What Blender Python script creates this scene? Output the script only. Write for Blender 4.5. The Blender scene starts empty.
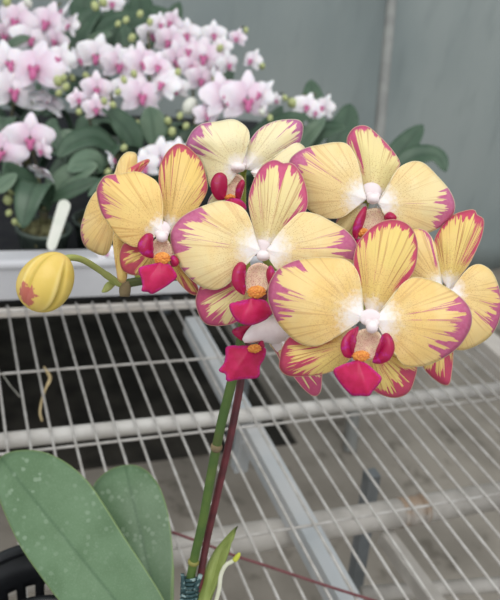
import bpy, bmesh, math, random
from mathutils import Vector, Matrix
random.seed(7)
C = bpy.context.scene.collection
PI = math.pi

# ------------------------------------------------------------------ camera
F = 760.0                                   # focal length for a 500x600 frame
H = 0.575                                   # eye height above the bench mesh (z = 0)
cR = Vector((0.9308, -0.3385, 0.1379))
cU = Vector((0.0431, 0.4762, 0.8783))
cR.normalize(); cU = (cU - cR * cU.dot(cR)).normalized()
cB = cR.cross(cU)
CAM = Vector((0, 0, H))
cam_d = bpy.data.cameras.new('camera'); cam = bpy.data.objects.new('camera', cam_d); C.objects.link(cam)
m = Matrix((cR, cU, cB)).transposed().to_4x4(); m.translation = CAM
cam.matrix_world = m
cam_d.sensor_width = 36; cam_d.sensor_fit = 'AUTO'; cam_d.lens = F / 600 * 36
cam_d.clip_start = 0.01; cam_d.clip_end = 50
cam_d.dof.use_dof = True; cam_d.dof.focus_distance = 0.40; cam_d.dof.aperture_fstop = 15
bpy.context.scene.camera = cam

# ------------------------------------------------------------------ light
def hexlin(h):
    r = [int(h[i:i + 2], 16) / 255 for i in (0, 2, 4)]
    return tuple((c / 12.92 if c < 0.04045 else ((c + 0.055) / 1.055) ** 2.4) for c in r) + (1.0,)
W = bpy.data.worlds.new('overcast'); bpy.context.scene.world = W; W.use_nodes = True
bg = W.node_tree.nodes['Background']; bg.inputs[0].default_value = (0.93, 0.97, 1.0, 1); bg.inputs[1].default_value = 0.80
def area(name, loc, target, sx, sy, power, col=(1, 1, 1)):
    l = bpy.data.lights.new(name, 'AREA'); l.shape = 'RECTANGLE'; l.size = sx; l.size_y = sy; l.energy = power; l.color = col
    o = bpy.data.objects.new(name, l); C.objects.link(o); o.location = loc
    o.rotation_euler = (Vector(target) - Vector(loc)).to_track_quat('-Z', 'Y').to_euler()
area('roof_daylight', (-0.3, -0.5, 2.7), (0.4, 0.9, 0.1), 2.6, 2.2, 50, (1.0, 0.985, 0.96))
sc = bpy.context.scene
sc.view_settings.view_transform = 'Standard'; sc.view_settings.look = 'None'
sc.view_settings.exposure = 0.0; sc.view_settings.gamma = 1.0; sc.view_settings.use_curve_mapping = False

# ------------------------------------------------------------------ helpers
def P(px, py, d):                           # the point d metres in front of the lens that shows at (px, py)
    return CAM + d * ((px - 250) / F * cR + (300 - py) / F * cU - cB)
def Z(px, py, z):                           # the point at height z that shows at (px, py)
    r = (px - 250) / F * cR + (300 - py) / F * cU - cB
    return CAM + r * ((z - H) / r.z)
ORG = {}
def obj(name, verts, faces, mat, parent=None, org=None, smooth=True, attrs=None, solid=0, mats=None, fm=None):
    """verts in world space -> one mesh object whose origin is org (parents carry no rotation)"""
    po = ORG[parent.name] if parent else Vector((0, 0, 0))
    if org is None:
        org = Vector(verts[0]) if parent else sum((Vector(v) for v in verts), Vector()) / len(verts)
    org = Vector(org)
    me = bpy.data.meshes.new(name)
    me.from_pydata([tuple(Vector(v) - org) for v in verts], [], faces)
    for q in (mats or [mat]): me.materials.append(q)
    for i, p in enumerate(me.polygons):
        p.use_smooth = smooth
        if fm: p.material_index = fm[i]
    if attrs:
        for k, vals in attrs.items():
            if isinstance(vals[0], (tuple, list)):
                a = me.attributes.new(k, 'FLOAT_VECTOR', 'POINT'); a.data.foreach_set('vector', [c for v in vals for c in v])
            else:
                a = me.attributes.new(k, 'FLOAT', 'POINT'); a.data.foreach_set('value', vals)
    me.update()
    o = bpy.data.objects.new(name, me); C.objects.link(o)
    o.location = org - po; o.parent = parent; ORG[o.name] = org
    if solid:
        s = o.modifiers.new('thickness', 'SOLIDIFY'); s.thickness = solid; s.offset = 0
    return o
def empty(name, loc, parent=None):
    o = bpy.data.objects.new(name, None); C.objects.link(o); loc = Vector(loc)
    o.location = loc - (ORG[parent.name] if parent else Vector((0, 0, 0))); o.parent = parent; o.empty_display_size = .02
    ORG[o.name] = loc
    return o
def tag(o, label, cat, group=None):
    o['label'] = label; o['category'] = cat
    if group: o['group'] = group
    return o
class MB:
    def __init__(s): s.v = []; s.f = []; s.m = []
    def add(s, v, f, mi=0):
        n = len(s.v); s.v += [Vector(q) for q in v]; s.f += [tuple(i + n for i in q) for q in f]; s.m += [mi] * len(f); return s
    def box(s, a, b, mi=0):
        (x0, y0, z0), (x1, y1, z1) = a, b
        v = [(x, y, z) for z in (z0, z1) for y in (y0, y1) for x in (x0, x1)]
        return s.add(v, [(0, 2, 3, 1), (4, 5, 7, 6), (0, 1, 5, 4), (2, 6, 7, 3), (0, 4, 6, 2), (1, 3, 7, 5)], mi)
    def tube(s, pts, rad, seg=10, mi=0, caps=True):
        pts = [Vector(p) for p in pts]; n = len(pts)
        if not isinstance(rad, (list, tuple)): rad = [rad] * n
        t0 = (pts[1] - pts[0]).normalized()
        a = t0.orthogonal().normalized(); v = []; f = []
        for i, p in enumerate(pts):
            t = (pts[min(i + 1, n - 1)] - pts[max(i - 1, 0)]).normalized()
            a = (a - t * a.dot(t)).normalized(); b = t.cross(a)
            for k in range(seg):
                an = 2 * PI * k / seg
                v.append(p + (a * math.cos(an) + b * math.sin(an)) * rad[i])
        for i in range(n - 1):
            for k in range(seg):
                k2 = (k + 1) % seg
                f.append((i * seg + k, i * seg + k2, (i + 1) * seg + k2, (i + 1) * seg + k))
        if caps:
            f.append(tuple(range(seg - 1, -1, -1))); f.append(tuple((n - 1) * seg + k for k in range(seg)))
        return s.add(v, f, mi)
    def lathe(s, c, prof, seg=32, mi=0):
        v = []; f = []; n = len(prof); c = Vector(c)
        for r, z in prof:
            for k in range(seg): v.append(c + Vector((r * math.cos(2 * PI * k / seg), r * math.sin(2 * PI * k / seg), z)))
        for i in range(n - 1):
            for k in range(seg):
                k2 = (k + 1) % seg; f.append((i * seg + k, i * seg + k2, (i + 1) * seg + k2, (i + 1) * seg + k))
        return s.add(v, f, mi)
    def blob(s, c, axes, seg=14, rings=9, mi=0, fn=None):      # ellipsoid on three axis vectors
        c = Vector(c); v = []; f = []
        for i in range(rings + 1):
            th = PI * i / rings
            for k in range(seg):
                ph = 2 * PI * k / seg
                q = (math.sin(th) * math.cos(ph), math.sin(th) * math.sin(ph), math.cos(th))
                g = fn(q) if fn else 1.0
                v.append(c + (axes[0] * q[0] + axes[1] * q[1] + axes[2] * q[2]) * g)
        for i in range(rings):
            for k in range(seg):
                k2 = (k + 1) % seg; f.append((i * seg + k, (i + 1) * seg + k, (i + 1) * seg + k2, i * seg + k2))
        return s.add(v, f, mi)
    def build(s, name, mat, parent=None, org=None, smooth=True, **k):
        mats = mat if isinstance(mat, list) else [mat]
        return obj(name, s.v, s.f, mats[0], parent, org, smooth, mats=mats, fm=s.m, **k)
def spline(pts, n):                          # Catmull-Rom, open, n samples evenly along the length
    pts = [Vector(p) for p in pts]; q = [2 * pts[0] - pts[1]] + pts + [2 * pts[-1] - pts[-2]]; out = []
    for i in range(1, len(q) - 2):
        for k in range(12):
            t = k / 12; a, b, c, d = q[i - 1], q[i], q[i + 1], q[i + 2]
            out.append(.5 * (2 * b + (c - a) * t + (2 * a - 5 * b + 4 * c - d) * t * t + (3 * b - a - 3 * c + d) * t ** 3))
    out.append(q[-2])
    L = [0]
    for a, b in zip(out, out[1:]): L.append(L[-1] + (b - a).length)
    res = []; j = 0
    for k in range(n):
        x = L[-1] * k / (n - 1)
        while j < len(L) - 2 and L[j + 1] < x: j += 1
        u = (x - L[j]) / max(1e-9, L[j + 1] - L[j]); res.append(out[j].lerp(out[j + 1], min(1, max(0, u))))
    return res

# ------------------------------------------------------------------ materials
class NT:
    def __init__(s, name):
        s.m = bpy.data.materials.new(name); s.m.use_nodes = True; s.t = s.m.node_tree; s.b = s.t.nodes['Principled BSDF']
    def n(s, typ, **k):
        q = s.t.nodes.new(typ)
        for a, v in k.items(): setattr(q, a, v)
        return q
    def l(s, a, b): s.t.links.new(a, b)
    def attr(s, name, vec=False):
        q = s.n('ShaderNodeAttribute', attribute_name=name); return q.outputs['Vector' if vec else 'Fac']
    def math(s, op, a, b=None, c=None, clamp=False):
        q = s.n('ShaderNodeMath', operation=op, use_clamp=clamp)
        for i, x in enumerate((a, b, c)):
            if x is None: continue
            if isinstance(x, (int, float)): q.inputs[i].default_value = x
            else: s.l(x, q.inputs[i])
        return q.outputs[0]
    def ramp(s, x, lo, hi, a=0.0, b=1.0):
        q = s.n('ShaderNodeMapRange', interpolation_type='SMOOTHSTEP'); s.l(x, q.inputs[0])
        for i, y in enumerate((lo, hi, a, b)): q.inputs[i + 1].default_value = y
        return q.outputs[0]
    def mix(s, fac, a, b):
        q = s.n('ShaderNodeMix', data_type='RGBA')
        if isinstance(fac, (int, float)): q.inputs[0].default_value = fac
        else: s.l(fac, q.inputs[0])
        for i, x in ((6, a), (7, b)):
            if isinstance(x, str): q.inputs[i].default_value = hexlin(x)
            else: s.l(x, q.inputs[i])
        return q.outputs[2]
    def noise(s, vec, scale, detail=3.0, rough=.5):
        q = s.n('ShaderNodeTexNoise'); q.inputs['Scale'].default_value = scale; q.inputs['Detail'].default_value = detail; q.inputs['Roughness'].default_value = rough
        if vec is not None: s.l(vec, q.inputs['Vector'])
        return q.outputs[0]
    def vmul(s, vec, f):
        q = s.n('ShaderNodeVectorMath', operation='MULTIPLY'); s.l(vec, q.inputs[0]); q.inputs[1].default_value = f; return q.outputs[0]
    def oc(s): return s.n('ShaderNodeTexCoord').outputs['Object']
    def bump(s, h, strength, dist):
        q = s.n('ShaderNodeBump'); q.inputs['Strength'].default_value = strength; q.inputs['Distance'].default_value = dist; s.l(h, q.inputs['Height']); s.l(q.outputs[0], s.b.inputs['Normal'])
    def col(s, c, rough=.5, spec=.5, metal=0, sss=0, rad=(.004, .003, .002)):
        if isinstance(c, str): s.b.inputs['Base Color'].default_value = hexlin(c)
        else: s.l(c, s.b.inputs['Base Color'])
        s.b.inputs['Roughness'].default_value = rough; s.b.inputs['Specular IOR Level'].default_value = spec; s.b.inputs['Metallic'].default_value = metal
        if sss:
            s.b.inputs['Subsurface Weight'].default_value = sss; s.b.inputs['Subsurface Radius'].default_value = (1, .7, .5); s.b.inputs['Subsurface Scale'].default_value = .002
        return s.m
def simple(name, a, b=None, scale=40, rough=.5, spec=.4, metal=0, bump=0, lo=.35, hi=.65):
    t = NT(name)
    if b is None: return t.col(a, rough, spec, metal)
    f = t.noise(t.oc(), scale, 4)
    if bump: t.bump(f, bump, .002)
    return t.col(t.mix(t.ramp(f, lo, hi), a, b), rough, spec, metal)

def petal_mat(name, yellow, warm, red, pale, white=.24, vein='B07A45', veins=.35, red2=None):
    """pc = (length along the rim, base-to-rim 0..1, seed), e = distance to the rim, mk = how deep the rim marking reaches"""
    t = NT(name); pc = t.attr('pc', True); e = t.attr('e'); mk = t.attr('mk'); sp = t.n('ShaderNodeSeparateXYZ'); t.l(pc, sp.inputs[0]); s = sp.outputs[1]
    fl = t.attr('fl', True)
    base = t.mix(t.ramp(t.noise(fl, .035, 2), .35, .65), yellow, warm)
    # fine veins fanning from the base
    v1 = t.noise(t.vmul(pc, (.32, .9, 1)), 1.0, 2.0)
    vm = t.math('MULTIPLY', t.ramp(v1, .52, .68), t.ramp(s, .12, .45))
    base = t.mix(t.math('MULTIPLY', vm, veins), base, vein)
    # speckles
    vo = t.n('ShaderNodeTexVoronoi'); vo.inputs['Scale'].default_value = .62; t.l(fl, vo.inputs['Vector'])
    dot = t.math('MULTIPLY', t.ramp(vo.outputs['Distance'], .38, .12), t.math('MULTIPLY', t.ramp(s, .08, .2), t.ramp(s, .75, .35)))
    base = t.mix(t.math('MULTIPLY', dot, .6), base, vein)
    # white heart
    wn = t.math('ADD', s, t.math('MULTIPLY', t.math('SUBTRACT', t.noise(fl, .25, 3), .5), .22))
    base = t.mix(t.ramp(wn, white, white * .28), base, 'F3EAE6')
    # streaked rim marking
    n = t.noise(t.vmul(pc, (.19, 1.1, 1)), 1.0, 3.0, .6)
    reach = t.math('MULTIPLY', mk, t.ramp(n, .36, .64, .28, 1.0))
    msk = t.math('MULTIPLY', t.ramp(t.math('SUBTRACT', reach, t.math('ADD', e, .9)), -.6, 1.1), t.ramp(s, .3, .42))
    nl = t.noise(t.vmul(pc, (.42, .8, 2)), 1.0, 1.0)
    lo = t.math('SUBTRACT', t.math('MULTIPLY', mk, t.ramp(nl, .58, .70, 0, 1.7)), t.math('ADD', e, .9))
    msk = t.math('MAXIMUM', msk, t.math('MULTIPLY', t.math('MULTIPLY', t.ramp(lo, -.6, 2.0), t.ramp(s, .3, .42)), .8))
    rc = t.mix(t.ramp(t.noise(fl, .3, 3), .35, .7), red, red2 or red)
    c = t.mix(msk, base, rc)
    # odd dashes further in
    n2 = t.noise(t.vmul(pc, (.3, 2.2, 3)), 1.0, 1.0)
    dash = t.math('MULTIPLY', t.ramp(n2, .80, .83), t.math('MULTIPLY', t.ramp(e, 16, 6), t.ramp(s, .6, .75)))
    c = t.mix(t.math('MULTIPLY', dash, .7), c, red)
    c = t.mix(t.ramp(e, 1.1, .1, 0, .75), c, pale)
    t.bump(t.math('ADD', v1, t.math('MULTIPLY', vo.outputs['Distance'], .25)), .18, .0012)
    return t.col(c, .55, .25, 0, .25)

M = {}
M['p1'] = petal_mat('petal_yellow', 'E7C98C', 'E4C17C', 'C06688', 'EBD9AC', .34, 'AE7A4C', .36, red2='B8587C')
M['s1'] = petal_mat('sepal_yellow', 'E0C678', 'E1C27A', 'C04A62', 'E8C0A0', .26, 'A0603C', .7, red2='BA4566')
M['p2'] = petal_mat('petal_cream', 'E9D3A0', 'E7CB92', 'C26E90', 'EEDFB8', .34, 'B58558', .32, red2='BA5E86')
M['s2'] = petal_mat('sepal_cream', 'E2D196', 'E1CE98', 'C4587A', 'EBC8AC', .26, 'A8704A', .6, red2='BE5278')
M['p3'] = petal_mat('petal_golden', 'EAC982', 'E8C47E', 'C0607C', 'EBD09A', .26, 'B57A3A', .5, red2='B85478')
M['s3'] = petal_mat('sepal_golden', 'E6C576', 'E4C27C', 'C0525E', 'E8BC8A', .22, '96602E', .75, red2='B84A62')
M['p4'] = petal_mat('petal_pale', 'EADDB6', 'E8D9AC', 'BE709A', 'EFE4C6', .34, 'B8966C', red2='B5648E')
def lip_mat():
    t = NT('lip_crimson'); fl = t.attr('fl', True); e = t.attr('e')
    c = t.mix(t.ramp(t.noise(fl, .12, 3), .35, .65), 'B00F46', 'BC1854')
    sp = t.n('ShaderNodeSeparateXYZ'); t.l(fl, sp.inputs[0])
    c = t.mix(t.math('MULTIPLY', t.ramp(t.math('ADD', e, t.math('MULTIPLY', t.noise(fl, .4, 3), 8)), 7.5, 3), .7), c, 'C22A90')
    return t.col(c, .42, .35, 0, .2)
def lobe_mat():
    t = NT('side_lobe_magenta'); fl = t.attr('fl', True); e = t.attr('e')
    c = t.mix(t.ramp(t.noise(fl, .16, 3), .52, .72), 'A50F46', 'AE2484')
    return t.col(c, .4, .4, 0, .2)
def throat_mat():
    t = NT('throat_speckled'); fl = t.attr('fl', True)
    vo = t.n('ShaderNodeTexVoronoi'); vo.inputs['Scale'].default_value = .8; t.l(fl, vo.inputs['Vector'])
    c = t.mix(t.ramp(t.noise(fl, .2, 2), .4, .6), 'E4CDB0', 'DDBBA6')
    c = t.mix(t.ramp(vo.outputs['Distance'], .4, .2, 0, .75), c, 'A4524E'); return t.col(c, .55, .2, 0, .2)
M['lip'] = lip_mat(); M['lobe'] = lobe_mat(); M['throat'] = throat_mat()
M['callus'] = simple('callus_orange', 'E69C46', 'D57C3A', 900, .5, bump=.4)
M['column'] = simple('column_white', 'EDE3E4', 'E4D6D8', 150, .5)
M['stalk'] = simple('stalk_green', '8C9C3E', 'A3A94C', 80, .5)

# ------------------------------------------------------------------ setting
def wall_material():
    t = NT('sheeting_grey'); o = t.oc()
    c = t.mix(t.ramp(t.noise(t.vmul(o, (1.2, 1, .8)), 1.6, 5), .3, .7), '8C9797', 'A0A8A6')
    f = t.noise(t.vmul(o, (5, 1, 1.2)), 3, 4); c = t.mix(t.ramp(f, .5, .75, 0, .45), c, '808A89')
    t.bump(f, .25, .02); return t.col(c, .6, .3)
M['wall'] = wall_material()
def floor_material():
    t = NT('concrete'); o = t.oc()
    c = t.mix(t.ramp(t.noise(o, 5, 6), .35, .65), '8A8379', 'A39B90')
    c = t.mix(t.ramp(t.noise(o, 17, 5), .56, .72, 0, .6), c, '5F594F'); return t.col(c, .85, .2)
M['floor'] = floor_material()
FZ = -0.62
def struct(name, mb, mat):
    o = mb.build(name, mat, smooth=False); o['kind'] = 'structure'; return o
struct('floor', MB().box((-2.2, -1.6, FZ - .05), (6.2, 2.6, FZ)), M['floor'])
WY = 2.3
# the rear sheeting hangs in shallow folds
v = []; f = []; NX, NZ = 130, 30
for j in range(NZ + 1):
    for i in range(NX + 1):
        x = -2.2 + 8.4 * i / NX; z = FZ + 3.4 * j / NZ
        v.append((x, WY + .012 * math.sin(x * 9 + z * 1.5) + .008 * math.sin(x * 23 - z * 2), z))
for j in range(NZ):
    for i in range(NX): a = j * (NX + 1) + i; f.append((a, a + 1, a + NX + 2, a + NX + 1))
o = obj('wall_back', v, f, M['wall'], solid=.01); o['kind'] = 'structure'
M['mat'] = simple('floor_shade', '35332F', '4C4842', 9, .9, .1)  # shade under the rear bench, painted as a dark sheet on the floor
tag(MB().box((-1.6, 1.36, FZ), (.80, 2.26, FZ + .004)).build('floor_shade', M['mat'], smooth=False), 'dark sheet on the floor standing in for the shade below the rear bench', 'painted shade')

# pole at the wall
M['pole'] = simple('pole_steel', '9C9D99', '8A8B88', 12, .6)
pa, pb = P(397, -60, 2.42), P(374, 190, 2.16)
tt = (FZ - pa.z) / (pb.z - pa.z); pl = pa.lerp(pb, tt)
tag(MB().tube([pa.lerp(pl, -.3), pa, pl], .0165, 14).build('wall_pole', M['pole'], org=pl), 'pale grey upright pole running up the grey sheeting wall', 'pole')

# ------------------------------------------------------------------ near bench
M['wire'] = simple('galvanised_wire', 'C4C0BB', 'AEA9A3', 60, .45, .5)
M['pipe'] = simple('white_pipe', 'CCC9C4', 'B5B1AB', 18, .5, .4)
M['pipe2'] = simple('worn_pipe', 'BAB5AE', 'A29D96', 20, .6, .4)
M['bar'] = simple('zinc_bar', 'B0B5B8', 'BBBCBC', 10, .5, .4)
M['rail'] = simple('beige_rail', 'C9C3BC', 'BCB5AD', 14, .55)
M['dark_steel'] = simple('dark_steel', '62676A', '74787A', 14, .5, .5)
M['rust'] = simple('rusty_collar', 'ADA69E', '98836F', 40, .7)
YB = 1.80 * H; XR = 1.385 * H
bench = empty('mesh_bench', (.4, .6, 0))
tag(bench, 'pale welded wire mesh greenhouse bench under the yellow orchid', 'bench')
wm = MB()
x = .129 * H; k0 = -8
for k in range(k0, 30):
    xx = (.129 + .0435 * k) * H
    if xx > XR: break
    wm.tube([(xx, .12, 0), (xx, YB, 0)], .00165, 6)
for y in (.355, .63, .9145, 1.2185, 1.497, 1.78):
    wm.tube([((.129 + .0435 * k0) * H - .01, y * H, -.003), (XR + .01, y * H, -.003)], .0016, 6)
wm.build('wire_mesh', M['wire'], bench)
XL = (.129 + .0435 * k0) * H - .02
MB().box((XL, 1.772 * H, -.0105), (XR + .035, 1.805 * H, -.0052)).build('back_rail', M['rail'], bench, smooth=False)
MB().box((XR, .1, -.032), (XR + .04, 1.735 * H, .003)).build('side_rail', M['rail'], bench, smooth=False)
R1 = .0098
MB().tube([(XL, 1.285 * H, -.0052 - R1), (XR, 1.285 * H, -.0052 - R1)], R1, 20).build('support_pipe', M['pipe'], bench)
MB().box((.604 * H, .1, -.0555), (.646 * H, 1.772 * H, -.0258)).build('angle_bar', M['bar'], bench, smooth=False)
R2 = .0178; z2 = -.0555 - R2; y2 = 1.02 * H
sp2 = MB().tube([(XL, y2, z2), (XR, y2, z2)], R2, 20).build('support_pipe', M['pipe2'], bench)
xj = Z(415, 515, z2).x
cm = MB()
for dx in (-.019, .012): cm.tube([(xj + dx, y2, z2), (xj + dx + .007, y2, z2)], R2 + .0012, 20)
cm.tube([(xj - .012, y2, z2), (xj + .012, y2, z2)], R2 + .0004, 20)
cm.build('pipe_collar', M['rust'], sp2)
# legs and lower framing
ta, tb = Z(372, 473, -.075), Z(354, 590, -.30)
dirn = (tb - ta).normalized(); foot = ta + dirn * ((FZ - ta.z) / dirn.z)
MB().tube([ta, foot], .0125, 4).build('leg', M['dark_steel'], bench, smooth=False)
q = Z(243, 418, -.03); MB().box((q.x - .009, 1.285 * H - .009, -.105), (q.x + .009, 1.285 * H + .009, -.026)).build('bracket', M['bar'], bench, smooth=False)
for lx in (XL + .03,):
    MB().box((lx - .012, 1.77 * H - .012, FZ), (lx + .012, 1.77 * H + .012, -.032)).build('leg', M['dark_steel'], bench, smooth=False)
a = Z(385, 536, -.10); b = Z(450, 625, -.10)
MB().tube([a, b], .013, 4).build('brace', M['pipe2'], bench, smooth=False)
a = Z(362, 594, -.25); b = Z(520, 583, -.25)
MB().tube([a, b], .011, 8).build('brace', M['pipe2'], bench)

# ------------------------------------------------------------------ rear bench
M['white'] = simple('white_rail', 'D2D2D5', 'C6C6CA', 10, .4, .5)
M['blackmat'] = simple('black_mat', '24242A', '2E2E30', 40, .8)
rb = empty('rear_bench', (.2, 1.5, 0)); tag(rb, 'rear bench with white side rail holding the white and pink orchids', 'bench')
RY = 1.845 * H; RX0, RX1 = -.75, Z(458, 287, 0).x
rr = MB().box((RX0, RY, -.004), (RX1, RY + .02, .050))
rr.tube([(RX0, RY + .004, .054), (RX1, RY + .004, .054)], .0085, 14)
rr.box((RX0, RY + .004, .0565), (RX1, RY + .034, .0625))
rr.build('white_rail', M['white'], rb, smooth=False)
MB().box((RX0, RY + .02, -.02), (RX1, 2.12, 0)).build('bench_top', M['blackmat'], rb, smooth=False)
for lx in (RX0 + .05, RX1 - .25):
    for ly in (RY + .32, 2.06): MB().box((lx - .015, ly - .015, FZ), (lx + .015, ly + .015, -.02)).build('leg', M['dark_steel'], rb, smooth=False)

# ------------------------------------------------------------------ white-pink orchids behind
def leaf_mat(name, a, b, c, dust=0, rough=.4):
    t = NT(name); pc = t.attr('pc', True); rib = t.attr('rib'); o = t.oc()
    k = t.mix(t.ramp(t.noise(o, 25, 3), .35, .65), a, b)
    k = t.mix(t.ramp(rib, 3.2 if dust else 1.6, .2, 0, .55), k, c)
    if dust:
        e = t.attr('e'); k = t.mix(t.ramp(e, 1.8, .3, 0, .6), k, '8AA060')
        vo = t.n('ShaderNodeTexVoronoi'); vo.inputs['Scale'].default_value = .13; vo.inputs['Randomness'].default_value = 1; fl = t.attr('fl', True); t.l(fl, vo.inputs['Vector'])
        big = t.math('SUBTRACT', vo.outputs['Distance'], t.math('MULTIPLY', t.noise(fl, .35, 3), .35))
        sp = t.n('ShaderNodeSeparateXYZ'); t.l(pc, sp.inputs[0])
        tipw = t.ramp(sp.outputs[1], .25, .85); msk = t.math('MULTIPLY', t.ramp(big, .17, .06), t.math('MULTIPLY', t.ramp(t.noise(fl, .03, 2), .36, .6), tipw))
        k = t.mix(t.math('MULTIPLY', msk, .36), k, 'A6B8A2')
        vs = t.n('ShaderNodeTexVoronoi'); vs.inputs['Scale'].default_value = .3; t.l(fl, vs.inputs['Vector']); k = t.mix(t.math('MULTIPLY', t.ramp(vs.outputs['Distance'], .13, .06), t.ramp(t.noise(fl, .05, 2), .4, .6, 0, .3)), k, 'A6B8A2')
        k = t.mix(t.ramp(t.noise(fl, .9, 4), .5, .75, 0, .22), k, '9BB097')
    t.bump(t.noise(o, 180, 3), .12, .0005)
    return t.col(k, rough, .45)
M['leafb'] = leaf_mat('leaf_dark', '3F5744', '4E6450', '2C4030')
M['leafb2'] = leaf_mat('leaf_mid', '5E7560', '6C806A', '455B48')
def bgpetal_mat(name, a, b, k):
    t = NT(name); s = t.attr('s'); o = t.oc()
    c = t.mix(t.ramp(t.math('ADD', s, t.math('MULTIPLY', t.math('SUBTRACT', t.noise(o, 120, 2), .5), .6)), .75, .1, 0, k), a, b)
    return t.col(c, .5, .3, 0, .2)
M['bgp'] = bgpetal_mat('petal_pink_flush', 'F0E6EE', 'E0BCD2', .7)
M['bgw'] = bgpetal_mat('petal_white', 'F2EFF2', 'E8D6E2', .5)
M['bglip'] = simple('lip_pink', 'C65A92', 'D27CA6', 120, .5)
M['budg'] = simple('bud_green', 'AEB87A', 'C3C892', 60, .5)
M['budw'] = simple('bud_white', 'EDEBE6', 'DDE0CC', 60, .5)
M['spike'] = simple('spike_dark', '56503F', '6A6A45', 60, .5)
M['potc'] = simple('pot_smoky', '56635A', '68756A', 30, .25, .5)
M['moss'] = simple('moss', '8A8763', '4E4A36', 90, .9, .1, bump=.8)

def tepal_local(v, f, s_at, ang, L, Wd, cup, z0, nu=8, nv=6, p=.75, r0=.06):
    n = len(v); ca, sa = math.cos(ang), math.sin(ang)
    for i in range(nu + 1):
        s = i / nu; hw = Wd * math.sin(PI * min(1, .06 + .90 * s ** p)) ** .55 if s < 1 else Wd * .42
        for j in range(nv + 1):
            t = -1 + 2 * j / nv; x = r0 + L * s - .10 * L * t * t * s * s; y = hw * t
            z = z0 + cup * (math.sin(PI * s * .9) * .55 - s * s * .9) - .22 * hw * t * t + .03 * L * math.sin(5 * s + 4 * t)
            v.append((x * ca - y * sa, x * sa + y * ca, z)); s_at.append(s)
    for i in range(nu):
        for j in range(nv): a = n + i * (nv + 1) + j; f.append((a, a + 1, a + nv + 2, a + nv + 1))
def bg_proto(mat, seed):
    r = random.Random(seed); v = []; f = []; s = []
    for a in (90, 215, 325): tepal_local(v, f, s, math.radians(a + r.uniform(-6, 6)), .96, .31, .16, -.05)
    for a in (14, 166): tepal_local(v, f, s, math.radians(a + r.uniform(-7, 7)), .98, .53, .2, .04, p=.62)
    me = bpy.data.meshes.new('flower'); me.from_pydata(v, [], f); me.materials.append(mat)
    at = me.attributes.new('s', 'FLOAT', 'POINT'); at.data.foreach_set('value', s)
    for q in me.polygons: q.use_smooth = True
    b = MB(); X, Y, Zv = Vector((1, 0, 0)), Vector((0, 1, 0)), Vector((0, 0, 1))
    b.blob((0, -.26, .18), (X * .13, Y * .24, Zv * .09), 10, 6)
    for sx in (-1, 1): b.blob((sx * .13, -.08, .18), (X * .07, Y * .12, Zv * .10), 8, 6)
    lm = bpy.data.meshes.new('lip'); lm.from_pydata([tuple(q) for q in b.v], [], b.f); lm.materials.append(M['bglip'])
    for q in lm.polygons: q.use_smooth = True
    return me, lm
BGP = [bg_proto(M['bgp'], 1), bg_proto(M['bgp'], 2), bg_proto(M['bgw'], 3), bg_proto(M['bgw'], 4)]
def bud_mesh(mat):
    b = MB().blob((0, 0, 0), (Vector((.8, 0, 0)), Vector((0, .8, 0)), Vector((0, 0, 1))), 10, 7)
    me = bpy.data.meshes.new('bud'); me.from_pydata([tuple(q) for q in b.v], [], b.f); me.materials.append(mat)
    for q in me.polygons: q.use_smooth = True
    return me
BUDG, BUDW = bud_mesh(M['budg']), bud_mesh(M['budw'])

def ribbon_leaf(parent, pts, width, mat, name='leaf', fold=.18, up=None, n=18, nv=6):
    """pts = world spine; a thick strap leaf with a keeled midrib"""
    sp = spline(pts, n); v = []; f = []; rib = []; pc = []; e = []
    for i, p in enumerate(sp):
        s = i / (n - 1); t = (sp[min(i + 1, n - 1)] - sp[max(i - 1, 0)]).normalized()
        u = up or Vector((0, 0, 1)); b = t.cross(u)
        if b.length < .2: b = t.cross(cB)
        b.normalize(); nn = b.cross(t)
        hw = width * (math.sin(PI * (.16 + .84 * s)) ** .55 if s < .995 else .05) * (.55 + .45 * min(1, s * 3))
        for j in range(nv + 1):
            q = -1 + 2 * j / nv
            v.append(p + b * hw * q + nn * abs(q) * hw * fold); rib.append(abs(q) * 8); pc.append((q, s, 0)); e.append(hw * (1 - abs(q)) * 1000)
    for i in range(n - 1):
        for j in range(nv): a = i * (nv + 1) + j; f.append((a, a + 1, a + nv + 2, a + nv + 1))
    return obj(name, v, f, mat, parent, attrs={'rib': rib, 'pc': pc, 'e': e}, solid=.0016)

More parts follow.
